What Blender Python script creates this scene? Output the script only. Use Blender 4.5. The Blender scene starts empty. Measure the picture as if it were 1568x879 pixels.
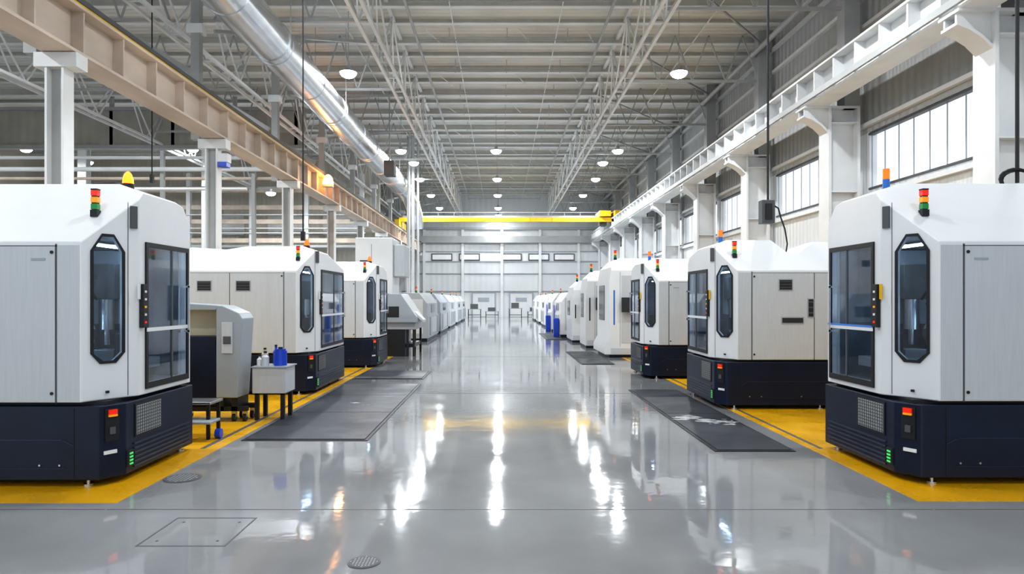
import bpy, bmesh, math, random
from mathutils import Vector
random.seed(7)
scene = bpy.context.scene

# ------------------------------------------------------------------ materials
def mat(name, col, rough=.5, metal=0., spec=.5, emit=None, es=0., noise=None, coat=0., wave=None, bumpn=None, rvar=None):
    m = bpy.data.materials.new(name); m.use_nodes = True
    nt = m.node_tree; N = nt.nodes; L = nt.links
    b = N['Principled BSDF']
    b.inputs['Base Color'].default_value = (*col, 1)
    b.inputs['Roughness'].default_value = rough
    b.inputs['Metallic'].default_value = metal
    b.inputs['Specular IOR Level'].default_value = spec
    b.inputs['Coat Weight'].default_value = coat
    if emit:
        b.inputs['Emission Color'].default_value = (*emit, 1)
        b.inputs['Emission Strength'].default_value = es
    tc = N.new('ShaderNodeTexCoord')
    def vec(scale):
        mp = N.new('ShaderNodeMapping'); mp.inputs['Scale'].default_value = scale
        L.new(tc.outputs['Object'], mp.inputs['Vector']); return mp.outputs['Vector']
    if noise is None: noise = (3., .06, (1, 1, 1))
    sc, amt, st = noise
    nz = N.new('ShaderNodeTexNoise'); nz.inputs['Scale'].default_value = sc; nz.inputs['Detail'].default_value = 5
    L.new(vec(st), nz.inputs['Vector'])
    rp = N.new('ShaderNodeValToRGB')
    rp.color_ramp.elements[0].position = .3; rp.color_ramp.elements[1].position = .7
    rp.color_ramp.elements[0].color = (*[max(0, c*(1-amt)) for c in col], 1)
    rp.color_ramp.elements[1].color = (*[min(1, c*(1+amt)) for c in col], 1)
    L.new(nz.outputs['Fac'], rp.inputs['Fac']); L.new(rp.outputs['Color'], b.inputs['Base Color'])
    if rvar:
        n2 = N.new('ShaderNodeTexNoise'); n2.inputs['Scale'].default_value = rvar[0]; n2.inputs['Detail'].default_value = 4
        L.new(vec((1, 1, 1)), n2.inputs['Vector'])
        mr = N.new('ShaderNodeMapRange'); mr.inputs['From Min'].default_value = .3; mr.inputs['From Max'].default_value = .7
        mr.inputs['To Min'].default_value = rvar[1]; mr.inputs['To Max'].default_value = rvar[2]
        L.new(n2.outputs['Fac'], mr.inputs['Value']); L.new(mr.outputs['Result'], b.inputs['Roughness'])
    h = None
    if wave:
        w = N.new('ShaderNodeTexWave'); w.wave_type = 'BANDS'; w.bands_direction = wave[0]
        w.inputs['Scale'].default_value = .314/wave[1]; w.inputs['Distortion'].default_value = 0
        L.new(tc.outputs['Object'], w.inputs['Vector']); h = w.outputs['Fac']; st_ = wave[2]; d_ = .03
    if bumpn:
        n3 = N.new('ShaderNodeTexNoise'); n3.inputs['Scale'].default_value = bumpn[0]
        L.new(vec(bumpn[2] if len(bumpn) > 2 else (1, 1, 1)), n3.inputs['Vector']); h = n3.outputs['Fac']; st_ = bumpn[1]; d_ = .01
    if h:
        bp = N.new('ShaderNodeBump'); bp.inputs['Strength'].default_value = st_; bp.inputs['Distance'].default_value = d_
        L.new(h, bp.inputs['Height']); L.new(bp.outputs['Normal'], b.inputs['Normal'])
    return m

M = dict(
 floor=mat('floor_epoxy_grey', (.245,.25,.257), .1, spec=.6, noise=(.5,.22,(1,1,1)), rvar=(1.2,.03,.10), bumpn=(6.,.10)),
 joint=mat('floor_joint', (.09,.09,.10), .5),
 yellow=mat('yellow_floor_paint', (.70,.37,.006), .28, noise=(1.5,.12,(1,1,1)), rvar=(2.,.2,.4)),
 black=mat('black_plastic', (.012,.013,.015), .5),
 mat_=mat('rubber_mat', (.024,.028,.038), .42, noise=(1.1,.5,(1,1,1)), bumpn=(60,.2), rvar=(1.3,.35,.6)),
 stain=mat('spilled_coolant', (.45,.46,.465), .3, noise=(9,.5,(1,1,1))),
 white=mat('white_enamel', (.72,.735,.75), .28, noise=(2,.02,(1,1,1)), coat=.15),
 panel=mat('light_grey_panel', (.51,.535,.56), .35, noise=(8,.035,(6,6,.4))),
 greyp=mat('grey_enamel', (.33,.365,.40), .35, noise=(2,.04,(1,1,1))),
 navy=mat('navy_base', (.008,.014,.034), .36, spec=.35, noise=(3,.2,(1,1,1))),
 navy2=mat('navy_base_trim', (.02,.032,.066), .35),
 seam=mat('panel_seam', (.09,.095,.10), .6),
 steel=mat('brushed_steel', (.6,.61,.62), .3, metal=1.),
 liner=mat('machine_interior_liner', (.13,.15,.18), .3, noise=(6,.3,(1,1,1))),
 grille=mat('grille_metal', (.40,.41,.42), .5, metal=.3),
 duct=mat('galvanised_duct', (.66,.68,.70), .25, metal=1., noise=(1.5,.12,(1,1,1)), bumpn=(2.,.25,(1,1,1))),
 cream=mat('beige_runway_paint', (.60,.51,.43), .5, noise=(1.5,.18,(1,.3,1))),
 cream2=mat('cream_wall', (.58,.55,.48), .6, noise=(.7,.08,(1,1,1)), wave=('X',.3,.5)),
 wsteel=mat('white_structural_paint', (.70,.715,.72), .45, noise=(1.5,.06,(1,1,1))),
 gsteel=mat('grey_structural_paint', (.38,.39,.39), .5, noise=(1.5,.08,(1,1,1))),
 wallw=mat('white_corrugated_cladding', (.68,.70,.71), .5, noise=(1,.04,(1,1,1)), wave=('Y',.25,1.)),
 wallg=mat('grey_corrugated_cladding', (.42,.43,.43), .5, noise=(1,.06,(1,1,1)), wave=('Y',.3,1.)),
 wallb=mat('rear_wall_cladding', (.64,.66,.67), .5, noise=(.6,.04,(1,1,1)), wave=('X',.5,.4)),
 bulk=mat('grey_bulkhead_sheet', (.40,.39,.35), .55, noise=(1,.10,(1,1,1)), wave=('X',.4,.8)),
 ceil=mat('ceiling_sheet', (.64,.64,.60), .5, noise=(.6,.10,(1,1,1)), wave=('Y',.3,1.)),
 purlin=mat('purlin_paint', (.52,.52,.49), .5),
 cyel=mat('crane_yellow', (.78,.47,.015), .4),
 red=mat('red_lens', (.7,.02,.01), .25, emit=(1,.03,.01), es=.3),
 orange=mat('orange_lens', (.9,.14,.01), .25, emit=(1,.14,.005), es=.8),
 beac=mat('warm_beacon_lens', (.9,.35,.05), .25, emit=(1,.32,.05), es=16),
 beac1=mat('lit_beacon_lens', (.9,.16,.01), .25, emit=(1,.20,.01), es=2.6),
 amber=mat('amber_lens', (.8,.33,.02), .25, emit=(1,.35,.02), es=.2),
 green=mat('green_lens', (.01,.18,.05), .25, emit=(.05,.9,.15), es=.06),
 gled=mat('green_indicator', (.03,.5,.12), .3, emit=(.1,1,.2), es=.35),
 bled=mat('blue_door_strip', (.05,.22,.7), .3),
 work=mat('machine_work_light', (.8,.9,1), .3, emit=(.55,.78,1), es=26),
 blue=mat('blue_plastic', (.01,.06,.50), .3),
 lblue=mat('blue_trim', (.03,.15,.5), .4),
 label=mat('white_label', (.75,.76,.77), .5),
 lens=mat('lamp_lens', (.9,.9,.9), .4, emit=(.93,.97,1), es=42),
 brown=mat('coolant_tray', (.55,.51,.38), .5),
 screen=mat('dark_display_glass', (.012,.015,.02), .08))

def glassmat(name, tint, base, gain):
    p = bpy.data.materials.new(name); p.use_nodes = True
    nt = p.node_tree; nt.nodes.remove(nt.nodes['Principled BSDF']); N = nt.nodes; L = nt.links
    tr = N.new('ShaderNodeBsdfTransparent'); gl = N.new('ShaderNodeBsdfGlossy'); mx = N.new('ShaderNodeMixShader')
    lw = N.new('ShaderNodeLayerWeight'); lw.inputs['Blend'].default_value = .5
    pw = N.new('ShaderNodeMath'); pw.operation = 'POWER'; pw.inputs[1].default_value = 4
    ma = N.new('ShaderNodeMath'); ma.operation = 'MULTIPLY_ADD'; ma.inputs[1].default_value = gain; ma.inputs[2].default_value = base
    L.new(lw.outputs['Facing'], pw.inputs[0]); L.new(pw.outputs[0], ma.inputs[0]); L.new(ma.outputs[0], mx.inputs[0])
    gl.inputs['Roughness'].default_value = .03; tr.inputs[0].default_value = (*tint, 1)
    L.new(tr.outputs[0], mx.inputs[1]); L.new(gl.outputs[0], mx.inputs[2])
    L.new(mx.outputs[0], N['Material Output'].inputs['Surface']); return p
M['pane'] = glassmat('window_glass', (.99, .995, 1), .01, .1)
M['glass'] = glassmat('tinted_machine_glass', (.80, .84, .88), .06, .8)

# ------------------------------------------------------------------ builder
class Thing:
    def __init__(s, name, loc=(0, 0, 0), f=None):
        s.name = name; s.loc = Vector(loc); s.parts = {}; s.f = f; s.bev = {}; s.cut = {}
    def bm(s, part, m):
        if part not in s.parts: s.parts[part] = (bmesh.new(), m)
        return s.parts[part][0]
    def P(s, p):
        p = Vector(p)
        if s.f: p = Vector(s.f(*p))
        return p - s.loc
    def faces(s, part, m, pts, fs):
        b = s.bm(part, m); vs = [b.verts.new(s.P(p)) for p in pts]
        for f in fs: b.faces.new([vs[i] for i in f])
    def box(s, part, m, a, c, bev=None):
        x0, y0, z0 = a; x1, y1, z1 = c
        pts = [(x0,y0,z0),(x1,y0,z0),(x1,y1,z0),(x0,y1,z0),(x0,y0,z1),(x1,y0,z1),(x1,y1,z1),(x0,y1,z1)]
        s.faces(part, m, pts, [(3,2,1,0),(4,5,6,7),(0,1,5,4),(1,2,6,5),(2,3,7,6),(3,0,4,7)])
        if bev: s.bev[part] = bev
    def prism(s, part, m, pts, d, bev=None):
        d = Vector(d); n = len(pts); A = [Vector(p) for p in pts]; Bp = [p + d for p in A]
        s.faces(part, m, A + Bp, [tuple(reversed(range(n))), tuple(range(n, 2*n))] + [(i, (i+1) % n, n+(i+1) % n, n+i) for i in range(n)])
        if bev: s.bev[part] = bev
    def cutter(s, target, pts, d):
        d = Vector(d); n = len(pts); b = bmesh.new()
        vs = [b.verts.new(s.P(p)) for p in pts] + [b.verts.new(s.P(Vector(p)+d)) for p in pts]
        for f in [tuple(reversed(range(n))), tuple(range(n, 2*n))] + [(i, (i+1) % n, n+(i+1) % n, n+i) for i in range(n)]: b.faces.new([vs[i] for i in f])
        bmesh.ops.recalc_face_normals(b, faces=b.faces[:]); s.cut.setdefault(target, []).append(b)
    def ring(s, part, m, po, pi, d):
        d = Vector(d); n = len(po); pts = [Vector(p) for p in po]+[Vector(p) for p in pi]; pts += [p+d for p in pts]
        fs = []
        for i in range(n):
            j = (i+1) % n
            fs += [(i, j, n+j, n+i), (2*n+i, 2*n+j, 3*n+j, 3*n+i), (i, j, 2*n+j, 2*n+i), (n+i, n+j, 3*n+j, 3*n+i)]
        s.faces(part, m, pts, fs)
    def beam(s, part, m, a, c, w, h=None):
        a = Vector(a); c = Vector(c); d = (c-a).normalized(); h = h or w
        up = Vector((0, 0, 1)) if abs(d.z) < .95 else Vector((0, 1, 0))
        x = d.cross(up).normalized(); y = x.cross(d).normalized()
        s.prism(part, m, [a+x*w/2*i+y*h/2*j for i, j in ((1,1),(-1,1),(-1,-1),(1,-1))], c-a)
    def sweep(s, part, m, pts, r, seg=16, cap=True):
        b = s.bm(part, m); pts = [Vector(p) for p in pts]; rings = []
        if not hasattr(r, '__len__'): r = [r]*len(pts)
        ref = None
        for i, p in enumerate(pts):
            d = (pts[min(i+1, len(pts)-1)] - pts[max(i-1, 0)]).normalized()
            if ref is None: ref = Vector((0, 0, 1)) if abs(d.z) < .9 else Vector((1, 0, 0))
            x = (ref - d*ref.dot(d)).normalized(); y = d.cross(x); ref = x
            rings.append([b.verts.new(s.P(p + (x*math.cos(t)+y*math.sin(t))*r[i])) for t in [2*math.pi*k/seg for k in range(seg)]])
        for q, w in zip(rings, rings[1:]):
            for k in range(seg): b.faces.new([q[k], q[(k+1) % seg], w[(k+1) % seg], w[k]])
        if cap: b.faces.new(list(reversed(rings[0]))); b.faces.new(rings[-1])
    def cyl(s, part, m, a, c, r, seg=16, r2=None):
        s.sweep(part, m, [a, c], [r, r if r2 is None else r2], seg)
    def dome(s, part, m, c, r, h, seg=14):
        n = 5; c = Vector(c)
        s.sweep(part, m, [c+Vector((0, 0, h*math.sin(k*math.pi/2/n))) for k in range(n+1)], [max(.003, r*math.cos(k*math.pi/2/n)) for k in range(n+1)], seg)
    def body(s, part, m, prof, L, cuts, v0=0., bev=.02):
        b = bmesh.new(); n = len(prof)
        A = [b.verts.new((u, v0, z)) for u, z in prof]; C = [b.verts.new((u, v0+L, z)) for u, z in prof]
        b.faces.new(A); b.faces.new(list(reversed(C)))
        for i in range(n): b.faces.new([A[i], C[i], C[(i+1) % n], A[(i+1) % n]])
        bmesh.ops.recalc_face_normals(b, faces=b.faces[:])
        for co, no in cuts:
            r = bmesh.ops.bisect_plane(b, geom=b.verts[:]+b.edges[:]+b.faces[:], plane_co=Vector(co), plane_no=Vector(no), clear_outer=True, dist=1e-5)
            ed = [e for e in r['geom_cut'] if isinstance(e, bmesh.types.BMEdge)]
            if ed: bmesh.ops.edgenet_fill(b, edges=ed)
        t = s.bm(part, m); mp = {v: t.verts.new(s.P(v.co)) for v in b.verts}
        for f in b.faces:
            try: t.faces.new([mp[v] for v in f.verts])
            except ValueError: pass
        b.free(); s.bev[part] = bev
    def done(s):
        single = len(s.parts) == 1; e = None
        if not single:
            e = bpy.data.objects.new(s.name, None); e.empty_display_size = .2; e.location = s.loc; scene.collection.objects.link(e)
        for k, (b, m) in s.parts.items():
            bmesh.ops.recalc_face_normals(b, faces=b.faces[:])
            me = bpy.data.meshes.new(s.name+'_'+k); b.to_mesh(me); b.free()
            o = bpy.data.objects.new(s.name if single else k, me); scene.collection.objects.link(o)
            if k in s.cut:
                tmp = []
                for cb in s.cut[k]:
                    cm = bpy.data.meshes.new('c'); cb.to_mesh(cm); cb.free(); c_ = bpy.data.objects.new('c', cm); scene.collection.objects.link(c_); tmp.append(c_)
                    md = o.modifiers.new('b', 'BOOLEAN'); md.operation = 'DIFFERENCE'; md.object = c_; md.solver = 'EXACT'
                dg = bpy.context.evaluated_depsgraph_get(); dg.update()
                m2 = bpy.data.meshes.new_from_object(o.evaluated_get(dg)); o.modifiers.clear(); o.data = m2; me = m2
                for c_ in tmp: bpy.data.objects.remove(c_, do_unlink=True)
            b2 = bmesh.new(); b2.from_mesh(me)
            for f in b2.faces: f.smooth = True
            for ed in b2.edges:
                if len(ed.link_faces) == 2 and ed.calc_face_angle(0) < math.radians(32): pass
                else: ed.smooth = False
            b2.to_mesh(me); b2.free()
            me.materials.clear(); me.materials.append(M[m] if isinstance(m, str) else m)
            if single: o.location = s.loc
            else: o.parent = e
            if k in s.bev:
                md = o.modifiers.new('bevel', 'BEVEL'); md.width = s.bev[k]; md.segments = 3; md.limit_method = 'ANGLE'; md.angle_limit = math.radians(30); md.harden_normals = True
                if k in s.cut: md.use_clamp_overlap = False; md.segments = 2
            if single: e = o
        return e

def quick(name, m, a, c):
    t = Thing(name); t.box(name, m, a, c); return t.done()

ZC = 11.0
# ------------------------------------------------------------------ room shell
quick('floor', 'floor', (-30, -8, -.2), (9.8, 62.2, 0))
t = Thing('floor_joint_line')
for y in (5.19, 11.6, 19.): t.box('joint', 'joint', (-3.0, y, 0), (3.28, y+.012, .0015))
for x0, x1 in ((-12, -3.02), (3.3, 9)): t.box('joint', 'joint', (x0, 5.19, 0), (x1, 5.202, .0015))
t.done()
quick('ceiling', 'ceil', (-30, -8, ZC), (9.8, 62.2, ZC+.15))
quick('wall_back', 'wallb', (-30, 62, 0), (9.8, 62.2, ZC))
quick('wall_left', 'cream2', (-30.2, -8, 0), (-30, 62.2, ZC))
XW = 9.6
cols = [.1+6*k for k in range(-1, 11)]
t = Thing('wall_right'); t.box('w', 'wallw', (XW, -8, 0), (XW+.2, 62.2, 4.45))
for c in cols: t.box('w', 'wallw', (XW, c-.3, 4.45), (XW+.2, c+.3, 5.95))
t.done()
quick('wall_right_upper', 'wallg', (XW, -8, 5.95), (XW+.2, 62.2, ZC))
for i in range(len(cols)-1):
    a, c = cols[i]+.3, cols[i+1]-.3
    t = Thing('window_%d' % (i+1))
    for z in (4.45, 5.87): t.box('frame', 'seam' if z < 5 else 'wsteel', (XW-.03, a, z), (XW+.12, c, z+.05))
    n = 9
    for k in range(n+1):
        y = a+(c-a)*k/n; t.box('mullion', 'greyp', (XW+.06, y-.012, 4.50), (XW+.08, y+.012, 5.87))
    t.box('pane', 'pane', (XW+.09, a, 4.50), (XW+.10, c, 5.87))
    t.done()
t = Thing('trim_1')
for z in (3.2, 4.25, 6.1, 7.9, 8.7, 9.5, 10.3):
    t.box('girt', 'wsteel', (XW-.12, -6, z), (XW, 62, z+.10))
t.done()

t = Thing('trim_2')
for x in (-7, -3.5, 0.05, 3.5, 7): t.box('post', 'wsteel', (x-.12, 61.75, 0), (x+.12, 62, 8))
for z in (2.3, 3.9, 5.0, 5.9): t.box('rail', 'greyp', (-9, 61.9, z), (9, 62, z+.07))
t.box('header', 'gsteel', (-9.5, 61.5, 6.7), (9.3, 62, 7.3))
t.box('header', 'gsteel', (-9.5, 61.7, 7.9), (9.3, 62, 8.1))
t.done()
for i, x in enumerate((-5.4, -2.9, .9, 3.4, 5.7)):
    t = Thing('window_%d' % (20+i))
    t.box('frame', 'seam', (x-.95, 61.9, 5.1), (x+.95, 62, 5.75)); t.box('pane', 'label', (x-.85, 61.87, 5.2), (x+.85, 61.9, 5.65)); t.done()
for i, x in enumerate((-1.6, 1.8)):
    t = Thing('door_%d' % (i+1))
    t.box('frame', 'greyp', (x-1.1, 61.85, 0), (x+1.1, 61.99, 2.2)); t.box('leaf', 'wallb', (x-.98, 61.8, .02), (x+.98, 61.85, 2.1))
    t.box('window', 'greyp', (x-.5, 61.77, 1.4), (x+.5, 61.8, 1.75)); t.done()
for x, h in ((-2.3, 1.2), (-.8, .9), (1.2, 1.3), (2.8, .9)):
    t = Thing('pallet_workbench', (x, 58.5, 0))
    t.f = lambda a, b, c, x=x: (x+a, 58.5+b, c)
    t.box('top', 'greyp', (-.6, -.3, h*.6), (.6, .3, h*.65)); t.box('tool', 'seam', (-.35, -.2, h*.65), (.3, .2, h))
    for a in (-.55, .5):
        for b in (-.28, .23): t.box('legs', 'black', (a, b, 0), (a+.05, b+.05, h*.6))
    t.box('shelf', 'black', (-.55, -.25, .25), (.55, .25, .29)); t.done()

t = Thing('roof_purlins')
k = 0; y = -6.5
while y < 61.5:
    big = k % 2 == 0
    h = .24 if big else .14
    t.box('purlin', 'purlin', (-30, y-.03, ZC-h), (9.6, y+.03, ZC)); t.box('flange', 'wsteel' if big else 'purlin', (-30, y-.09, ZC-h-.015), (9.6, y+.09, ZC-h+.015))
    y += 1.55; k += 1
for x in (-1.6, 1.9, 6.8, -5.2, -11): t.box('flange', 'wsteel', (x-.015, -6, ZC-.29), (x+.015, 61, ZC-.26))
for x in (-2.6, .6, 2.9):
    for q in range(-3, 38, 3): t.beam('flange', 'wsteel', (x, q*1.55, ZC-.2), (x+.5, q*1.55+1.55, ZC-.2), .025)
for x in (-2.9, 3.4): t.cyl('sprinkler_main', 'gsteel', (x, -6, ZC-.45), (x, 61, ZC-.45), .05, 8)
for q in range(0, 20):
    t.cyl('sprinkler_branch', 'gsteel', (-2.9, 2+q*3.1, ZC-.40), (3.4, 2+q*3.1, ZC-.40), .022, 6)
    for x in (-1.8, 0.2, 2.3): t.cyl('sprinkler_heads', 'steel', (x, 2+q*3.1, ZC-.52), (x, 2+q*3.1, ZC), .015, 6)
t.done()

def truss(name, X, z0, z1, Y0, Y1, step=1.5, w=.35):
    t = Thing(name)
    for x in (X-w/2, X+w/2):
        t.beam('chord', 'wsteel', (x, Y0, z0), (x, Y1, z0), .09)
    t.beam('chord', 'wsteel', (X, Y0, z1), (X, Y1, z1), .12)
    y = Y0; k = 0
    while y+step <= Y1+.01:
        for x in (X-w/2, X+w/2):
            if k % 2: t.beam('web', 'wsteel', (X, y, z1), (x, y+step, z0), .045)
            else: t.beam('web', 'wsteel', (x, y, z0), (X, y+step, z1), .045)
        t.beam('web', 'wsteel', (X-w/2, y, z0), (X+w/2, y, z0), .05)
        y += step; k += 1
    t.done()
truss('roof_truss', -3.6, 8.9, 10.94, -6, 61.5)
truss('roof_truss', 4.15, 8.9, 10.94, -6, 61.5)
truss('roof_truss', -8.6, 8.6, 10.94, -6, 61.5, 2.0)
truss('roof_truss', -15.5, 8.6, 10.94, -6, 44, 2.0)
t = Thing('roof_cross_bracing')
for c in cols[1:]:
    for x0, x1, n in ((4.35, 9.1, 4), (-7.6, -3.8, 3), (-15.3, -8.8, 5)):
        zb = 9.3 if x0 > 0 else 9.0
        t.beam('chord', 'gsteel', (x0, c, zb), (x1, c, zb), .08)
        for k in range(n):
            a = x0+(x1-x0)*k/n; b = x0+(x1-x0)*(k+1)/n; m_ = (a+b)/2
            t.beam('web', 'gsteel', (a, c, zb), (m_, c, 10.9), .045); t.beam('web', 'gsteel', (m_, c, 10.9), (b, c, zb), .045)
t.done()
t = Thing('roof_diagonal_braces')
for c in cols[2:-1]:
    t.beam('brace', 'gsteel', (-7.6, c, 8.7), (-3.7, c+6, 10.6), .09); t.beam('brace', 'gsteel', (4.3, c, 10.6), (9.2, c+6, 10.6), .06)
    t.beam('brace', 'wsteel', (-8.2, c, 7.6), (-13.5, c, 10.8), .14)
t.done()

# ------------------------------------------------------------------ columns and crane runways
for c in cols[1:]:
    t = Thing('steel_column')
    t.box('flange', 'wsteel', (8.55, c-.28, 0), (8.62, c+.28, 6.6)); t.box('flange', 'wsteel', (9.30, c-.28, 0), (9.37, c+.28, 6.6))
    t.box('web', 'wsteel', (8.62, c-.05, 0), (9.30, c+.05, 6.6))
    for z in (2.2, 4.4, 6.2): t.box('web', 'wsteel', (8.62, c-.26, z), (9.30, c+.26, z+.03))
    t.box('upper_column', 'gsteel', (9.0, c-.2, 6.6), (9.40, c+.2, ZC))
    pts = [(8.55, c-.18, 6.02), (8.38, c-.18, 6.2), (8.15, c-.18, 6.34), (7.95, c-.18, 6.42), (7.95, c-.18, 6.62), (8.55, c-.18, 6.62)]
    t.prism('corbel', 'wsteel', pts, (0, .05, 0)); t.prism('corbel', 'wsteel', [(a, b+.31, z) for a, b, z in pts], (0, .05, 0))
    t.box('corbel_plate', 'wsteel', (7.92, c-.28, 6.60), (9.37, c+.28, 6.65))
    t.prism('corbel_plate', 'wsteel', [(8.55, c-.22, 5.97), (8.36, c-.22, 6.16), (8.14, c-.22, 6.30), (7.93, c-.22, 6.38), (7.93, c-.22, 6.43), (8.16, c-.22, 6.35), (8.39, c-.22, 6.21), (8.57, c-.22, 6.03)], (0, .44, 0))
    t.done()
t = Thing('crane_runway_girder')
t.box('flange', 'wsteel', (7.95, -6, 6.65), (8.55, 61, 6.70)); t.box('flange', 'wsteel', (7.95, -6, 7.42), (8.55, 61, 7.47))
t.box('web', 'wsteel', (8.22, -6, 6.70), (8.28, 61, 7.42)); t.box('rail', 'gsteel', (8.2, -6, 7.47), (8.3, 61, 7.56))
t.box('ledge', 'wsteel', (8.55, -6, 7.30), (8.98, 61, 7.34))
y = -5.6
while y < 60.5:
    t.box('stiffener', 'wsteel', (7.98, y, 6.70), (8.52, y+.05, 7.42)); y += 1.0
t.box('conduit', 'gsteel', (7.88, -6, 6.72), (7.94, 61, 6.86))
t.done()
t = Thing('wall_service_pipe'); t.cyl('pipe', 'gsteel', (8.85, -6, 10.2), (8.85, 61.5, 10.2), .09, 10)
for c in cols[1:]: t.box('bracket', 'gsteel', (8.8, c-.03, 10.1), (9.0, c+.03, 10.3))
t.done()

LX = -7.5
for c in [11.6+6.2*k for k in range(-1, 9)]:
    t = Thing('steel_column')
    t.box('flange', 'wsteel', (LX-.17, c-.14, 0), (LX-.13, c+.14, 5.75)); t.box('flange', 'wsteel', (LX+.11, c-.14, 0), (LX+.15, c+.14, 5.75))
    t.box('web', 'gsteel', (LX-.13, c-.02, 0), (LX+.11, c+.02, 5.75))
    t.box('cap_bracket', 'wsteel', (LX-.35, c-.16, 5.5), (LX+.38, c+.16, 5.75), .01)
    t.box('upper_column', 'gsteel', (LX-.55, c-.11, 5.75), (LX-.33, c+.11, ZC))
    t.box('upper_bracket', 'wsteel', (LX-.66, c-.14, 8.5), (LX-.24, c+.14, 8.75), .01)
    t.done()
t = Thing('crane_runway_girder')
t.box('flange', 'cream', (LX-.22, -6, 5.76), (LX+.35, 61, 5.81)); t.box('flange', 'cream', (LX-.22, -6, 6.55), (LX+.35, 61, 6.60))
t.box('web', 'cream', (LX+.04, -6, 5.81), (LX+.10, 61, 6.55)); t.box('rail', 'black', (LX+.02, -6, 6.60), (LX+.10, 61, 6.70))
y = -5.6
while y < 60.5:
    t.box('stiffener', 'cream', (LX-.18, y, 5.81), (LX+.30, y+.04, 6.55)); y += 1.24
t.box('power_rail', 'cyel', (LX+.28, -6, 6.62), (LX+.32, 61, 6.65)); t.box('power_rail_support', 'seam', (LX+.24, -6, 6.65), (LX+.34, 61, 6.74))
t.done()

t = Thing('overhead_travelling_crane')
t.box('bridge_girder', 'cyel', (LX+.1, 49.4, 7.22), (8.4, 49.75, 7.52)); t.box('rear_girder', 'gsteel', (LX+.1, 51.0, 7.5), (8.4, 51.3, 7.85))
for k in range(9): t.box('girder_ribs', 'cyel', (LX+1+k*1.7, 49.37, 7.22), (LX+1.05+k*1.7, 49.4, 7.52))
t.box('walkway', 'wsteel', (LX+.1, 51.4, 7.8), (8.4, 51.9, 7.86)); t.beam('walkway', 'wsteel', (LX+.1, 51.9, 8.2), (8.4, 51.9, 8.2), .05)
for k in range(14): t.beam('walkway', 'wsteel', (LX+.3+k*1.2, 51.9, 7.85), (LX+.3+k*1.2, 51.9, 8.2), .04)
t.box('end_truck', 'cyel', (8.1, 48.6, 7.56), (8.5, 52.3, 7.95)); t.box('end_truck', 'cyel', (LX-.1, 48.6, 6.74), (LX+.22, 52.3, 7.3))
t.box('hoist_trolley', 'cyel', (7.1, 49.2, 7.6), (7.9, 51.5, 8.0)); t.box('hoist', 'seam', (7.2, 49.9, 7.0), (7.7, 50.8, 7.75))
t.done()

# ------------------------------------------------------------------ duct
t = Thing('ventilation_duct')
pts = [(-5.9, y, 8.2) for y in (-5, 5, 15, 25, 35, 41)] + [(-5.85, 42.5, 8.05), (-5.7, 43.6, 7.6), (-5.6, 44.2, 7.0), (-5.6, 44.4, 6.2)]
t.sweep('duct', 'duct', pts, .52, 40)
y = -4
while y < 41: t.sweep('collars', 'duct', [(-5.9, y, 8.2), (-5.9, y+.04, 8.2)], .535, 40); y += 3.1
for y in [5.+6.2*k for k in range(6)]:
    for dx in (-.53, .53): t.beam('hanger_rods', 'gsteel', (-5.9+dx, y, 8.2), (-5.9+dx, y, ZC), .018)
    t.sweep('collars', 'duct', [(-5.9, y-.02, 8.2), (-5.9, y+.02, 8.2)], .545, 40)
t.done()
t = Thing('service_riser_pipes')
for dx, dy, r in ((0, 0, .10), (.25, .3, .07), (-.3, .2, .07), (-.15, -.3, .05)):
    t.cyl('risers', 'gsteel', (-5.0+dx, 38.6+dy, 1.9), (-5.0+dx, 38.6+dy, ZC), r, 12)
t.box('base_cabinet', 'greyp', (-5.8, 38.2, 0), (-4.6, 39.4, 1.95))
t.done()
t = Thing('axial_fan_unit'); t.box('casing', 'seam', (-5.2, 30.2, 7.1), (-4.75, 30.8, 7.75), .02); t.beam('bracket', 'gsteel', (-5.0, 30.5, 7.7), (-5.0, 30.5, ZC), .05); t.done()

# ------------------------------------------------------------------ left bay
t = Thing('bulkhead_panel'); t.box('sheet', 'bulk', (-30, 31, 8.5), (-8.9, 31.15, 10.2))
t.box('edge_beam', 'gsteel', (-30, 30.85, 8.42), (-8.9, 31.2, 8.58)); t.box('edge_beam', 'gsteel', (-30, 30.85, 10.15), (-8.9, 31.2, 10.3))
for k in range(8): t.box('hangers', 'gsteel', (-29+k*2.8, 31.0, 8.5), (-28.85+k*2.8, 31.15, ZC))
t.done()
quick('wall_bay_rear', 'cream2', (-30, 46, 0), (-8.2, 46.2, ZC))
t = Thing('mezzanine_gallery')
for z in (5.2, 6.4, 7.3, 8.4): t.box('beams', 'cream', (-29, 43.4, z), (-8.6, 43.6, z+.28))
for x in (-28, -24, -20, -16, -12.5, -9): t.box('posts', 'wsteel', (x, 43.3, 0), (x+.25, 43.6, 9.6))
for z in (5.8, 6.1, 6.95): t.beam('rails', 'wsteel', (-29, 43.2, z), (-8.6, 43.2, z), .06)
t.box('deck', 'gsteel', (-29, 43.4, 4.9), (-8.6, 46, 5.05))
for x in (-26.5, -22.5, -18.5, -14.5, -10.8): t.box('bright_window', 'label', (x-1.2, 45.9, 5.9), (x+1.2, 45.99, 7.2))
t.done()
t = Thing('service_pipe_run')
for (y, z, r, m_) in ((26, 6.55, .09, 'wsteel'), (26.3, 6.25, .06, 'cream'), (26.3, 5.9, .05, 'steel'), (27, 7.2, .07, 'wsteel'), (22, 5.15, .05, 'wsteel')):
    t.cyl('pipe_'+m_, m_, (-25, y, z), (-8.2, y, z), r, 8)
for x in (-22, -17, -13, -9.5): t.beam('posts', 'gsteel', (x, 26.2, 0), (x, 26.2, 7.3), .14)
t.done()
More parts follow.
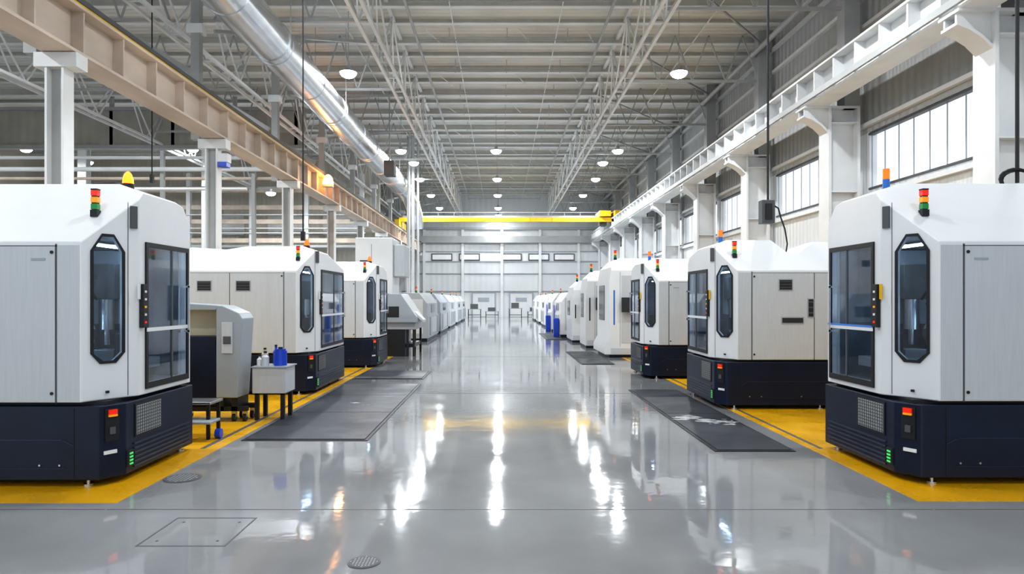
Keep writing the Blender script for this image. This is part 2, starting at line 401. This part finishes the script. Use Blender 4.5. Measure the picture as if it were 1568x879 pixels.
for x, y in ((-15.5, 12), (-15.5, 24), (-15.5, 36), (-22, 24), (-22, 36)):
    t = Thing('steel_column'); t.box('shaft', 'wsteel', (x-.05, y-.2, 0), (x+.05, y+.2, ZC)); t.box('flanges', 'wsteel', (x-.22, y-.22, 0), (x+.22, y-.17, ZC)); t.box('flanges', 'wsteel', (x-.22, y+.17, 0), (x+.22, y+.22, ZC)); t.done()
t = Thing('column_alarm_box'); t.box('case', 'label', (LX+.15, 17.65, 5.15), (LX+.42, 17.9, 5.38), .01); t.box('lens', 'blue', (LX+.17, 17.62, 5.03), (LX+.40, 17.9, 5.15), .01); t.done()
t = Thing('runway_beacon', (LX+.56, 27.35, 6.18)); t.box('mount', 'gsteel', (LX+.35, 27.2, 6.1), (LX+.75, 27.5, 6.18)); t.dome('lens', 'beac', (LX+.56, 27.35, 6.18), .22, .42)
e = t.done()
l = bpy.data.lights.new('beacon_light', 'POINT'); l.energy = 70; l.color = (1, .45, .12); l.shadow_soft_size = .2
o = bpy.data.objects.new('beacon_light', l); o.location = (.44, -.35, .22); scene.collection.objects.link(o); o.parent = e

# ------------------------------------------------------------------ lamps
def lamp(x, y, z=9.0, E=330):
    t = Thing('high_bay_lamp', (x, y, z)); t.f = lambda a, b, c: (x+a, y+b, z+c)
    t.sweep('reflector', 'greyp', [(0, 0, .0), (0, 0, .04), (0, 0, .10)], [.28, .24, .10], 20)
    t.sweep('lens', 'lens', [(0, 0, -.17), (0, 0, -.155), (0, 0, -.11), (0, 0, -.05), (0, 0, .0)], [.05, .13, .21, .26, .27], 20)
    t.cyl('driver_housing', 'gsteel', (0, 0, .10), (0, 0, .22), .08, 14); t.cyl('suspension_rod', 'gsteel', (0, 0, .22), (0, 0, ZC-z), .012, 6)
    e = t.done()
    l = bpy.data.lights.new('lamp_light', 'AREA'); l.shape = 'DISK'; l.size = .24; l.energy = E; l.color = (.925, .965, 1.)
    o = bpy.data.objects.new('lamp_light', l); o.location = (0, 0, -.19); scene.collection.objects.link(o); o.parent = e
for y, E in ((1, 90), (7.5, 120), (13.5, 200), (22.3, 280), (34, 280), (42, 270), (48.5, 260), (55.3, 250)):
    for x in (-5.0, -.26, 5.8):
        if x == -.26 and y in (22.3,): continue
        lamp(x, y, 9.0, E)
lamp(-4.75, 37, 9.0, 170); lamp(5.5, 37, 9.0, 170); lamp(-.26, 60, 9, 150)
for x, y, z in ((-23.4, 33.6, 9), (-22.3, 36.8, 9), (-15.2, 33.6, 9), (-13.0, 38.5, 7.6), (-12, 20, 9), (-20, 20, 9), (-12, 8, 9), (-20, 8, 9), (-10.5, 37, 8.4)):
    lamp(x, y, z, 380)

# ------------------------------------------------------------------ floor markings
quick('yellow_floor_zone', 'yellow', (-6.9, 5.36, 0), (-3.02, 26, .003))
quick('yellow_floor_zone', 'yellow', (3.3, 5.40, 0), (8.5, 30, .003))
t = Thing('floor_cable_channel'); t.box('c', 'joint', (-3.22, 7.3, .003), (-3.17, 26, .006)); t.box('c', 'joint', (3.40, 7.3, .003), (3.44, 30, .006)); t.done()
def fmat(x0, x1, y0, y1, seams=()):
    t = Thing('anti_fatigue_mat'); t.prism('mat', 'mat_', [(x0, y0, 0), (x1, y0, 0), (x1, y1, 0), (x0, y1, 0)], (0, 0, .016))
    ed = .04
    for s_ in seams: t.box('seam', 'black', (x0+.01, s_-.012, .0161), (x1-.01, s_+.012, .018))
    t.box('edge_trim', 'black', (x0-ed, y0-ed, 0), (x0, y1+ed, .008)); t.box('edge_trim', 'black', (x1, y0-ed, 0), (x1+ed, y1+ed, .008))
    t.box('edge_trim', 'black', (x0, y0-ed, 0), (x1, y0, .008)); t.box('edge_trim', 'black', (x0, y1, 0), (x1, y1+ed, .008))
    t.done()
fmat(-2.9, -1.55, 7.75, 12.8, (9.6, 11.3)); fmat(-2.95, -1.6, 13.7, 15.2); fmat(2.28, 3.05, 7.2, 12.0, (9.5,)); fmat(2.0, 2.75, 16.8, 20.8); fmat(1.8, 2.4, 27, 32)
def spill(x, y, L, n, z=.0165, w=1.):
    t = Thing('spilled_coolant')
    for k in range(n):
        q = random.random(); cx = x+(q-.5)*L*.8+random.gauss(0, .04); cy = y-(q-.5)*L*.5+math.sin(q*7)*.08+random.gauss(0, .08); r = random.choice((.008, .012, .015, .02, .03, .05))*w
        ph = random.uniform(0, 6); st = random.uniform(1.3, 2.4)
        pts = [(cx+r*(.8+.25*math.sin(3*a+ph)+.12*math.sin(7*a+ph))*math.cos(a)*st, cy+r*(.8+.25*math.sin(3*a+ph)+.12*math.sin(7*a+ph))*math.sin(a), z) for a in [2*math.pi*i/22 for i in range(22)]]
        t.prism('puddle', 'stain', pts, (0, 0, .0006+.0006*k/n))
    t.done()
spill(-2.1, 10.3, .45, 9, w=.8); spill(2.68, 8.95, .72, 90, w=1.1)
t = Thing('floor_access_hatch')
for a, c in (((-2.36, 4.42, 0), (-1.80, 4.432, .002)), ((-2.36, 4.988, 0), (-1.80, 5.0, .002)), ((-2.372, 4.42, 0), (-2.36, 5.0, .002)), ((-1.80, 4.42, 0), (-1.788, 5.0, .002))): t.box('frame', 'joint', a, c)
for x in (-2.28, -1.88):
    for y in (4.52, 4.9): t.cyl('bolts', 'joint', (x, y, 0), (x, y, .003), .009, 10)
t.done()
def drain(x, y, r):
    t = Thing('floor_drain'); t.cyl('rim', 'joint', (x, y, 0), (x, y, .004), r, 32); t.cyl('grate', 'seam', (x, y, .004), (x, y, .006), r*.92, 32)
    for k in range(-4, 5):
        for j in range(-4, 5):
            if k*k+j*j < 17: t.cyl('studs', 'grille', (x+k*r*.2, y+j*r*.2, .006), (x+k*r*.2, y+j*r*.2, .0075), r*.05, 6)
    t.done()
drain(-.835, 4.15, .10); drain(-2.85, 6.1, .16)

# ------------------------------------------------------------------ CNC machines
def stack_light(t, u, v, z, h=.18, w=.028):
    t.box('stack_light_mount', 'black', (u-w*1.1, v-w*1.1, z-.06), (u+w*1.1, v+w*1.1, z))
    for k, m_ in enumerate(('green', 'amber', 'red')):
        t.box('stack_'+m_, m_, (u-w, v-w, z+k*h/3+.005), (u+w, v+w, z+(k+1)*h/3-.005), .004)
        t.box('stack_light_mount', 'black', (u-w*.8, v-w*.8, z+k*h/3-.006), (u+w*.8, v+w*.8, z+k*h/3+.006))
    t.box('stack_light_mount', 'black', (u-w, v-w, z+h-.004), (u+w, v+w, z+h+.008))

def machine(side, X0, D0, L, W, H, zs, bh=.72, c=.27, cv=.42, vents=(), profile=None, beacon='dome', name='cnc_machining_center', led=False):
    t = Thing(name, (side*(X0+W/2), D0+L/2, 0)); t.f = lambda u, v, z: (side*(X0+u), D0+v, z)
    t.body('base', 'navy', [(0, .06), (W, .06), (W, bh-.03), (0, bh-.03)], L, [((.12, 0, 0), (-.2, -.12, 0))], bev=.010)
    t.box('base_gap', 'black', (.10, .10, bh-.03), (W-.05, L-.05, bh))
    t.box('plinth', 'black', (.22, .22, .03), (W-.1, L-.1, .06))
    for u, v in ((.25, .07), (.09, L-.1), (W-.2, .07), (W-.2, L-.1), (W/2, .07)):
        t.cyl('levelling_feet', 'steel', (u, v, .003), (u, v, .018), .04, 14); t.cyl('levelling_feet', 'steel', (u, v, .018), (u, v, .07), .014, 8)
    t.box('base_step', 'navy2', (.42, -.006, .40), (W-.05, 0, .408)); t.box('base_seam', 'black', (.33, -.004, .08), (.337, 0, bh-.05))
    t.prism('base_step', 'navy2', [(.337, -.006, .36), (.337, -.006, .352), (.43, -.006, .40), (.43, -.006, .408)], (0, .006, 0))
    t.box('base_step', 'navy2', (.40, -.008, .16), (W-.05, 0, .164))
    for u in (.45, .62, 1.2): t.cyl('base_bolts', 'steel', (u, -.01, .19), (u, 0, .19), .009, 8)
    cx = Vector((.12, 0, 0)); cd = Vector((-.12, .2, 0)).normalized(); nn = Vector((-.2, -.12, 0)).normalized()
    def cface(part, m_, a0, a1, z0, z1, th, off=0):
        q = [cx+cd*a+nn*off+Vector((0, 0, z)) for a, z in ((a0, z0), (a1, z0), (a1, z1), (a0, z1))]; t.prism(part, m_, q, nn*th)
    cface('service_recess', 'black', .05, .17, .38, .66, .01); cface('service_lamp_red', 'red', .075, .145, .61, .65, .03); cface('service_lamp_amber', 'amber', .075, .145, .59, .608, .03)
    cface('service_latch', 'seam', .085, .13, .44, .50, .025)
    cface('rating_label', 'label', .04, .15, .27, .30, .012)
    t.box('grille_frame', 'black', (-.008, .34, .36), (0, .82, bh-.06)); t.box('grille', 'grille', (-.014, .36, .38), (-.008, .80, bh-.08))
    for k in range(9): t.box('grille_slats', 'seam', (-.018, .36, .39+k*.029), (-.013, .80, .397+k*.029))
    for k in range(12): t.box('grille_slats', 'seam', (-.018, .37+k*.038, .38), (-.013, .374+k*.038, bh-.08))
    for k in range(6): t.box('base_ribs', 'navy2', (-.014, .32, .10+k*.04), (0, L-.1, .115+k*.04))
    t.box('indicator_case', 'black', (-.02, .21, .12), (.0, .29, .27)); 
    for k in range(4): t.box('indicator_green', 'gled', (-.026, .225, .14+k*.03), (-.02, .275, .155+k*.03))
    rise = H-zs; run = rise*1.0
    prof = profile or [(0, bh), (W, bh), (W, H), (0, H)]
    t.body('enclosure', 'white', prof, L, [((c, 0, 0), (-cv, -c, 0)), ((0, 0, zs), (0, -rise, run)), ((0, run+.02, H), (0, .17, .9)), ((0, L, H-.36), (0, .30, .28)), ((0, 0, H-.10), (-.10, 0, .28)), ((0, L-.06, 0), (-.5, .5, 0))], bev=.012)
    t.box('access_panel', 'panel', (c+.22, -.006, bh+.015), (W-.03, .0, zs-.04)); t.box('panel_seam', 'seam', (c+.205, -.003, bh), (c+.22, 0, zs-.02)); t.box('panel_seam', 'seam', (c+.205, -.003, zs-.04), (W-.03, 0, zs-.032))
    t.box('panel_skin', 'panel', (c+.015, -.003, bh+.015), (c+.20, 0, zs-.03))
    for z in (bh+.08, zs-.09): t.cyl('panel_screws', 'black', (c+.245, -.014, z), (c+.245, 0, z), .014, 10)
    for (u, z, w, h) in vents:
        t.box('vent_frame', 'greyp', (u-.015, -.012, z-.015), (u+w+.015, 0, z+h+.015)); t.box('vent', 'black', (u, -.016, z), (u+w, -.01, z+h))
        for k in range(3): t.box('vent_slats', 'seam', (u, -.019, z+h*(k+.6)/3.2), (u+w, -.015, z+h*(k+.8)/3.2))
    if vents:
        for u in (W*.46, W*.75): t.box('panel_seam', 'seam', (u, -.009, bh), (u+.01, -.004, zs-.04))
    o = Vector((c, 0, 0)); a = Vector((-c, cv, 0)).normalized(); n = Vector((-cv, -c, 0)).normalized(); ln = math.hypot(c, cv)
    def chp(pts, off=0.): return [o+a*q+n*off+Vector((0, 0, z)) for q, z in pts]
    def ch(part, m_, pts, th, off=0.): t.prism(part, m_, chp(pts, off), n*th)
    z0 = 1.05; z1 = zs+.07
    def hexa(g):
        l, r = .085-g, .355+g; m_ = (l+r)/2
        return [(l, z0+.08), (l+.08, z0-g), (r-.08, z0-g), (r, z0+.08), (r, z1-.14), (m_+.05, z1+g), (m_-.05, z1+g), (l, z1-.14)]
    v0, v1 = cv+.10, L-.12
    zc0, zc1 = bh+.07, zs+.03
    t.cutter('enclosure', [(.263, .12, zc0), (1.0, .12, zc0), (1.0, L-.14, zc0), (.06, L-.14, zc0), (.06, .436, zc0)], (0, 0, zc1-zc0))
    t.cutter('enclosure', chp(hexa(-.004), .05), -n*.15)
    t.cutter('enclosure', [(-.05, v0+.03, bh+.10), (-.05, v1-.03, bh+.10), (-.05, v1-.03, zs+.0), (-.05, v0+.03, zs+.0)], (.16, 0, 0))
    t.box('liner', 'liner', (.985, .125, zc0+.005), (.995, L-.145, zc1-.005)); t.box('liner', 'liner', (.09, L-.16, zc0+.005), (.985, L-.145, zc1-.005))
    t.box('liner', 'liner', (.09, .45, zc0+.005), (.985, L-.16, zc0+.02)); t.box('liner', 'liner', (.30, .125, zc0+.005), (.985, .45, zc0+.02)); t.box('liner', 'liner', (.09, .45, zc1-.02), (.985, L-.16, zc1-.005)); t.box('liner', 'liner', (.28, .125, zc1-.02), (.985, .45, zc1-.005))
    t.box('spindle_column', 'greyp', (.55, L-.42, 1.35), (.95, L-.17, zc1-.03), .01); t.cyl('spindle', 'steel', (.62, L-.52, 1.30), (.62, L-.52, 1.75), .07, 16); t.box('spindle_head', 'seam', (.5, L-.6, 1.6), (.75, L-.4, 1.95), .01)
    t.cyl('tool_holder', 'steel', (.62, L-.52, 1.15), (.62, L-.52, 1.30), .03, 12)
    t.box('work_table', 'greyp', (.2, .55, .92), (.9, L-.3, 1.02), .006); t.box('vice', 'steel', (.38, .68, 1.02), (.6, .86, 1.12), .004); t.box('trunnion', 'seam', (.22, .6, 1.02), (.32, .95, 1.28), .008)
    t.cyl('chuck', 'steel', (.45, .40, 1.28), (.62, .40, 1.28), .12, 20); t.cyl('chuck_hub', 'seam', (.40, .40, 1.28), (.45, .40, 1.28), .05, 16)
    for k in range(3): t.sweep('coolant_hoses', 'black', [(.9-.1*k, .5, zc1-.03), (.85-.1*k, .52, 1.9), (.75-.08*k, .6, 1.75), (.68-.05*k, .75, 1.5+.05*k)], .012, 8)
    for k in range(5): t.box('tool_magazine', 'steel', (.42+.1*k, .30, 1.62), (.46+.1*k, .36, 1.86)); 
    t.box('tool_magazine_bar', 'seam', (.36, .29, 1.78), (.92, .38, 1.82)); t.box('lower_cover', 'greyp', (.36, .20, .9), (.9, .24, 1.12)); t.box('blue_cover', 'lblue', (.70, .5, 1.45), (.9, .62, 1.6))
    t.box('work_light', 'work', (.36, .30, zc1-.035), (.40, L-.5, zc1-.022)); t.box('work_light', 'work', (.93, .28, 1.25), (.945, .30, 1.9))
    t.ring('side_window_frame', 'black', chp(hexa(.012)), chp(hexa(-.012)), n*.012)
    ch('side_window_glass', 'glass', hexa(-.008), .001, .004)
    ch('enclosure_strip', 'seam', [(ln-.085, zs+.15), (ln-.025, zs+.15), (ln-.025, zs+.35), (ln-.085, zs+.35)], .02)
    ch('panel_seam', 'seam', [(ln-.105, bh+.02), (ln-.1, bh+.02), (ln-.1, zs+.38), (ln-.105, zs+.38)], .003)
    ch('door_catch', 'black', [(.2, bh+.06), (.225, bh+.06), (.225, bh+.08), (.2, bh+.08)], .02)
    ch('safety_label', 'label', [(.405, 1.55), (.425, 1.55), (.425, 1.68), (.405, 1.68)], .003)
    if not vents: t.box('maker_plate', 'greyp', (c+.30, -.010, zs-.16), (c+.42, -.006, zs-.14))
    def rect(g, za, zb): return [(0, v0+g, za+g), (0, v1-g, za+g), (0, v1-g, zb-g), (0, v0+g, zb-g)]
    t.ring('door_frame', 'black', rect(0, bh+.05, zs+.04), rect(.035, bh+.07, zs+.03), (-.016, 0, 0))
    t.box('door_glass', 'glass', (-.006, v0+.033, bh+.10), (-.005, v1-.033, zs+.0))
    t.box('door_rail', 'white', (-.024, v0+.0, 1.30), (-.004, v1, 1.335)); t.box('door_mullion', 'seam', (-.016, (v0+v1)/2+.06, bh+.10), (-.004, (v0+v1)/2+.08, zs+.0))
    if led: t.box('blue_door_strip', 'bled', (-.028, v0, 1.335), (-.006, v1, 1.35))
    t.box('door_handle', 'steel', (-.06, v1-.10, 1.25), (-.045, v1-.085, 1.75)); 
    for z in (1.26, 1.72): t.box('door_handle', 'steel', (-.06, v1-.10, z), (-.004, v1-.085, z+.02))
    t.box('control_station', 'black', (-.04, cv+.0, 1.34), (-.0, cv+.07, 1.74), .006)
    for k, m_ in enumerate(('red', 'label', 'amber', 'label', 'label')): t.box('control_buttons_'+m_, m_, (-.045, cv+.02, 1.38+k*.07), (-.04, cv+.05, 1.40+k*.07)) 
    t.box('control_label', 'cyel' if side > 0 else 'label', (-.02, cv-.03, 1.60), (.0, cv-.01, 1.74))
    sv = .26*run/.6; stack_light(t, c+.03, sv, zs+sv*rise/run+.045)
    bv = run+.12; zt = H-.04
    if beacon == 'dome':
        t.cyl('beacon_base', 'black', (.26, bv, zt-.03), (.26, bv, H+.02), .055, 16); t.dome('beacon_lens', 'orange' if D0 > 7 else 'beac1', (.26, bv, H+.02), .05, .12)
    else:
        t.cyl('beacon_base', 'lblue', (.22, bv, zt-.03), (.22, bv, H+.06), .032, 14); t.cyl('beacon_lens', 'orange', (.22, bv, H+.06), (.22, bv, H+.16), .032, 14)
    t.done()

def prof2(W, H, bh, a=.95, d=.22):
    return [(0, bh), (W, bh), (W, H-.03), (a+.62, H-.03), (a+.30, H-d), (a+.18, H-d), (a, H), (0, H)]
machine(-1, 3.30, 5.80, 1.5, 3.0, 2.68, 2.09)
machine(1, 3.50, 5.88, 1.5, 3.0, 2.70, 2.10, beacon='cyl', led=True)
W2 = 3.0
machine(-1, 3.15, 11.4, 2.3, W2, 2.52, 2.08, vents=((1.05, 1.75, .22, .15), (1.70, 1.75, .22, .15)),
        profile=[(0, .70), (W2, .70), (W2, 2.35), (2.2, 2.50), (1.6, 2.46), (1.25, 2.52), (0, 2.52)], bh=.70)
machine(1, 3.15, 9.9, 1.7, W2, 2.50, 2.02, vents=((.88, 1.74, .18, .14), (.92, 1.26, .30, .07), (1.3, 1.35, .07, .25)), profile=prof2(W2, 2.5, .72), beacon='cyl')
machine(-1, 2.92, 15.9, 1.6, 2.4, 2.50, 2.05, vents=((1.2, 1.75, .2, .12),), bh=.70)
machine(1, 2.88, 13.7, 1.5, 2.6, 2.44, 1.98, bh=.68, beacon='cyl')

def cell(side, X0, D0, W, L, H, col='white', name='cnc_turning_cell', flare=.0, blue=False):
    t = Thing(name, (side*(X0+W/2), D0+L/2, 0)); t.f = lambda u, v, z: (side*(X0+u), D0+v, z)
    t.body('enclosure', col, [(0, .5), (-flare, .28), (-flare, .08), (W, .08), (W, H), (.35, H), (.08, H-.25), (0, H-.7)], L, [((0, 0, H-.35), (0, -.5, .6))], bev=.02)
    t.box('plinth', 'navy', (.02, .05, 0.003), (W-.05, L-.05, .09))
    t.box('door_glass', 'screen', (-.012, L*.35, 1.0), (.0, L*.8, H-.75)); t.box('panel_seam', 'seam', (.3, -.004, .3), (.306, 0, H-.4)); t.box('panel_seam', 'seam', (W*.7, -.004, .3), (W*.7+.006, 0, H-.4))
    t.box('side_panel', 'panel', (.34, -.008, .4), (W*.66, 0, H-.5)); t.box('foot_panel', 'panel', (.05, -.01, .12), (W-.1, 0, .26))
    t.box('screen_arm', 'panel', (.45, -.16, 1.35), (.52, 0, 1.42)); t.prism('control_screen', 'black', [(.32, -.2, 1.25), (.32, -.16, 1.65), (.32, -.10, 1.65), (.32, -.10, 1.25)], (.36, 0, 0))
    t.box('door_stripe', 'lblue' if blue else 'black', (.12, -.008, .9), (.16, 0, H-.9))
    stack_light(t, .25, .5, H+.02, .2, .035); t.done()
cell(1, 2.95, 18.7, 1.6, 2.3, 2.75, flare=.12, blue=True)
cell(1, 2.75, 22.3, 1.9, 1.6, 2.55)
cell(1, 2.60, 25.2, 1.7, 2.0, 2.3)
t = Thing('tall_coolant_tower', (-3.9, 21.5, 0))
t.box('tank', 'white', (-4.5, 21, .1), (-3.35, 22.4, 3.5), .03); t.box('upper_cabinet', 'panel', (-3.35, 21.2, 2.3), (-3.0, 22.3, 3.3), .03); t.box('plinth', 'navy', (-4.45, 21.05, .003), (-3.4, 22.3, .1)); t.box('seam', 'seam', (-4.0, 20.995, .3), (-3.99, 21, 3.3))
t.box('vent', 'black', (-4.35, 20.99, 2.6), (-4.1, 21, 2.8)); t.done()
def small(side, X0, D0, W, L, H, col, name='cnc_lathe', accent=None):
    t = Thing(name, (side*(X0+W/2), D0+L/2, 0)); t.f = lambda u, v, z: (side*(X0+u), D0+v, z)
    t.body('casing', col, [(0, .12), (W, .12), (W, H), (.35, H), (.05, H*.78), (.05, H*.55), (0, H*.5)], L, [], bev=.02)
    t.box('plinth', 'navy', (.05, .05, .003), (W-.05, L-.05, .12)); t.box('sliding_door', 'greyp' if col != 'greyp' else 'panel', (-.01, L*.3, H*.15), (.0, L*.75, H*.48))
    t.box('window', 'screen', (.04, L*.35, H*.58), (.05, L*.7, H*.75)); t.box('side_panel', 'panel', (.2, -.01, .3), (W-.15, 0, H-.25), .01); t.box('side_vent', 'black', (.4, -.015, H*.6), (.6, -.008, H*.7))
    for q in (.15, .85): t.box('door_jambs', 'seam', (-.012, L*q, .2), (0, L*q+.05, H*.5))
    if accent: t.box('coolant_drum', accent, (-.25, .2, .003), (-.02, .55, .8), .03); t.box('accent_panel', accent, (-.02, L*.8, .3), (0, L*.95, H*.7))
    stack_light(t, .5, .4, H+.04, .18, .03); t.done()
for k, d in enumerate((25.7, 31.5, 37.5, 44, 50)): small(-1, 2.75+.02*k, d, 1.6, 4.2, 1.85, 'greyp' if k < 2 else 'panel')
for k, d in enumerate((28.5, 33.5, 39, 45, 51)): small(1, 2.45, d, 1.7, 3.6, 1.9, 'white', accent='blue' if k < 2 else None)

t = Thing('bar_feed_workstation', (-2.9, 20, 0)); t.f = lambda u, v, z: (-(2.35+u), 19.0+v, z)
t.box('bed', 'greyp', (0.05, .1, .75), (1.2, 1.9, 1.0), .02); t.prism('sloped_hood', 'greyp', [(0.0, .0, .95), (.0, 0, 1.1), (.45, 0, 1.75), (1.3, 0, 1.78), (1.3, 0, .95)], (0, 1.5, 0), .02)
t.box('dark_opening', 'black', (.5, -.01, 1.1), (1.15, 0, 1.4)); t.box('pedestal', 'black', (.35, .1, .003), (1.1, .5, .75)); t.box('side_pedestal', 'panel', (.4, 1.1, .003), (1.15, 1.8, .75))
for u in (.08, .25):
    for v in (.15, 1.75): t.box('legs', 'black', (u, v, 0), (u+.06, v+.06, .76))
t.box('tray', 'navy', (.1, .2, .25), (.6, 1.7, .35)); t.prism('chute', 'panel', [(-.15, .3, .95), (.1, .3, 1.15), (.1, .3, 1.25), (-.15, .3, 1.02)], (0, .6, 0)); t.done()

# ------------------------------------------------------------------ chip conveyor unit
t = Thing('chip_conveyor', (-3.6, 9.0, 0))
t.prism('discharge_column', 'greyp', [(-3.70, 8.85, .32), (-3.42, 8.85, .32), (-3.36, 8.85, 1.35), (-3.40, 8.85, 1.42), (-3.62, 8.85, 1.52), (-3.70, 8.85, 1.52)], (0, .42, 0), .015)
t.prism('hood', 'greyp', [(-4.3, 8.85, 1.46), (-3.70, 8.85, 1.46), (-3.66, 8.85, 1.52), (-4.3, 8.85, 1.56)], (0, .45, 0), .01)
t.box('hood_lining', 'brown', (-4.3, 9.12, 1.1), (-3.70, 9.28, 1.46)); t.box('swarf_bin', 'navy', (-4.3, 8.86, .22), (-3.71, 9.28, 1.12), .01)
t.box('control_box', 'panel', (-3.62, 8.83, .9), (-3.48, 8.85, 1.3), .004); t.box('vent', 'seam', (-3.60, 8.825, 1.02), (-3.50, 8.83, 1.12))
t.box('chassis', 'black', (-4.3, 8.9, .14), (-3.32, 8.98, .2)); t.box('chassis', 'black', (-4.3, 9.2, .14), (-3.32, 9.28, .2)); t.box('chassis', 'black', (-3.52, 8.9, .14), (-3.44, 9.28, .34)); t.box('chassis', 'black', (-3.68, 8.9, .14), (-3.62, 9.28, .34))
for x in (-4.2, -3.5, -3.36):
    for y in (8.95, 9.22): t.cyl('casters', 'black', (x-.02, y, .055), (x+.02, y, .055), .052, 14); t.box('caster_forks', 'steel', (x-.03, y-.02, .06), (x+.03, y+.02, .15))
t.done()
t = Thing('coolant_filter_cart', (-3.1, 9.2, 0))
t.box('tray_box', 'panel', (-3.28, 8.98, .36), (-2.84, 9.4, .70), .01); t.box('tray_top', 'greyp', (-3.29, 8.96, .70), (-2.82, 9.42, .715))
for x in (-3.26, -2.92):
    for y in (9.02, 9.34): t.box('legs', 'black', (x, y, .003), (x+.05, y+.05, .37))
t.box('rails', 'black', (-3.26, 9.02, .34), (-2.87, 9.38, .365)); t.done()
t = Thing('blue_coolant_canister', (-2.96, 9.15, .715)); t.cyl('body', 'blue', (-2.96, 9.15, .715), (-2.96, 9.15, .91), .085, 24); t.cyl('lid', 'blue', (-2.96, 9.15, .91), (-2.96, 9.15, .935), .07, 24); t.cyl('cap', 'black', (-2.96, 9.15, .935), (-2.96, 9.15, .96), .03, 12); t.done()
for x, y, m_, r, h in ((-3.14, 9.08, 'panel', .05, .17), (-3.22, 9.3, 'brown', .045, .2), (-3.08, 9.33, 'blue', .04, .24), (-3.23, 9.12, 'label', .035, .12)):
    t = Thing('lubricant_bottle', (x, y, .715)); t.sweep('bottle', m_, [(x, y, .715), (x, y, .716+h*.7), (x, y, .716+h*.85), (x, y, .716+h)], [r, r, r*.4, r*.4], 16); t.cyl('cap', 'black', (x, y, .716+h), (x, y, .74+h), r*.45, 10); t.done()
t = Thing('machine_step_stool', (-3.5, 8.0, 0))
t.box('tread', 'steel', (-3.75, 7.75, .40), (-3.30, 8.1, .43), .008); t.box('lower_tread', 'greyp', (-3.70, 7.62, .20), (-3.25, 7.9, .23), .008)
for x in (-3.72, -3.34):
    t.beam('legs', 'black', (x, 7.78, .0), (x, 7.78, .41), .035); t.beam('legs', 'black', (x, 8.06, .0), (x, 8.06, .41), .035)
t.cyl('wheel', 'blue', (-3.28, 7.85, .06), (-3.22, 7.85, .06), .055, 14); t.done()

# ------------------------------------------------------------------ hanging cables / pendants
t = Thing('crane_pendant_control'); t.cyl('cable', 'black', (4.1, 10.5, 3.12), (4.1, 10.5, ZC), .018, 8)
t.box('housing', 'seam', (3.98, 10.42, 2.76), (4.18, 10.58, 3.12), .012); t.box('buttons', 'black', (4.03, 10.40, 2.82), (4.13, 10.43, 3.06))
pts = [(4.18, 10.5, 3.05), (4.26, 10.5, 3.0), (4.30, 10.5, 2.85), (4.36, 10.5, 2.68), (4.44, 10.6, 2.46), (4.46, 10.7, 2.33)]
t.sweep('feed_cable', 'black', pts, .012, 8); t.done()
t = Thing('power_drop_cable'); t.cyl('cable', 'black', (-3.05, 10.5, 2.6), (-3.05, 10.5, ZC), .011, 8); t.box('plug', 'black', (-3.08, 10.47, 2.5), (-3.02, 10.53, 2.64)); t.done()
t = Thing('power_drop_cable'); t.cyl('cable', 'black', (-8.7, 17, 4.6), (-8.7, 17, ZC), .015, 8); t.box('plug', 'black', (-8.74, 16.96, 4.5), (-8.66, 17.04, 4.7)); t.done()
t = Thing('cable_coil')
for k in range(4):
    t.sweep('coil', 'black', [(5.05+.16*math.cos(a)+.03*k, 6.7+.03*k, 2.78+.10*math.sin(a)) for a in [i*.35 for i in range(19)]], .012, 6, True)
t.cyl('riser', 'black', (5.1, 6.75, 2.75), (5.1, 6.75, ZC), .018, 8); t.done()
t = Thing('roof_air_hose'); t.sweep('hose', 'black', [(-4.1, 6.7, 2.66), (-4.0, 6.7, 2.73), (-3.8, 6.7, 2.74), (-3.66, 6.65, 2.71), (-3.62, 6.6, 2.68)], .012, 8); t.done()

# ------------------------------------------------------------------ world, camera
w = bpy.data.worlds.new('sky'); scene.world = w; w.use_nodes = True
bg = w.node_tree.nodes['Background']; bg.inputs[0].default_value = (.86, .93, 1, 1); bg.inputs[1].default_value = 1.15
cam = bpy.data.cameras.new('camera'); cam.sensor_width = 36; cam.lens = 24; cam.shift_x = .0104; cam.shift_y = .012; cam.clip_end = 300
co = bpy.data.objects.new('camera', cam); co.location = (0, 0, 1.6); co.rotation_euler = (math.radians(90), 0, 0); scene.collection.objects.link(co); scene.camera = co
scene.view_settings.view_transform = 'Standard'
try: scene.view_settings.look = 'Medium High Contrast'
except Exception as ex: print('look not available', ex)
scene.view_settings.exposure = 0.14
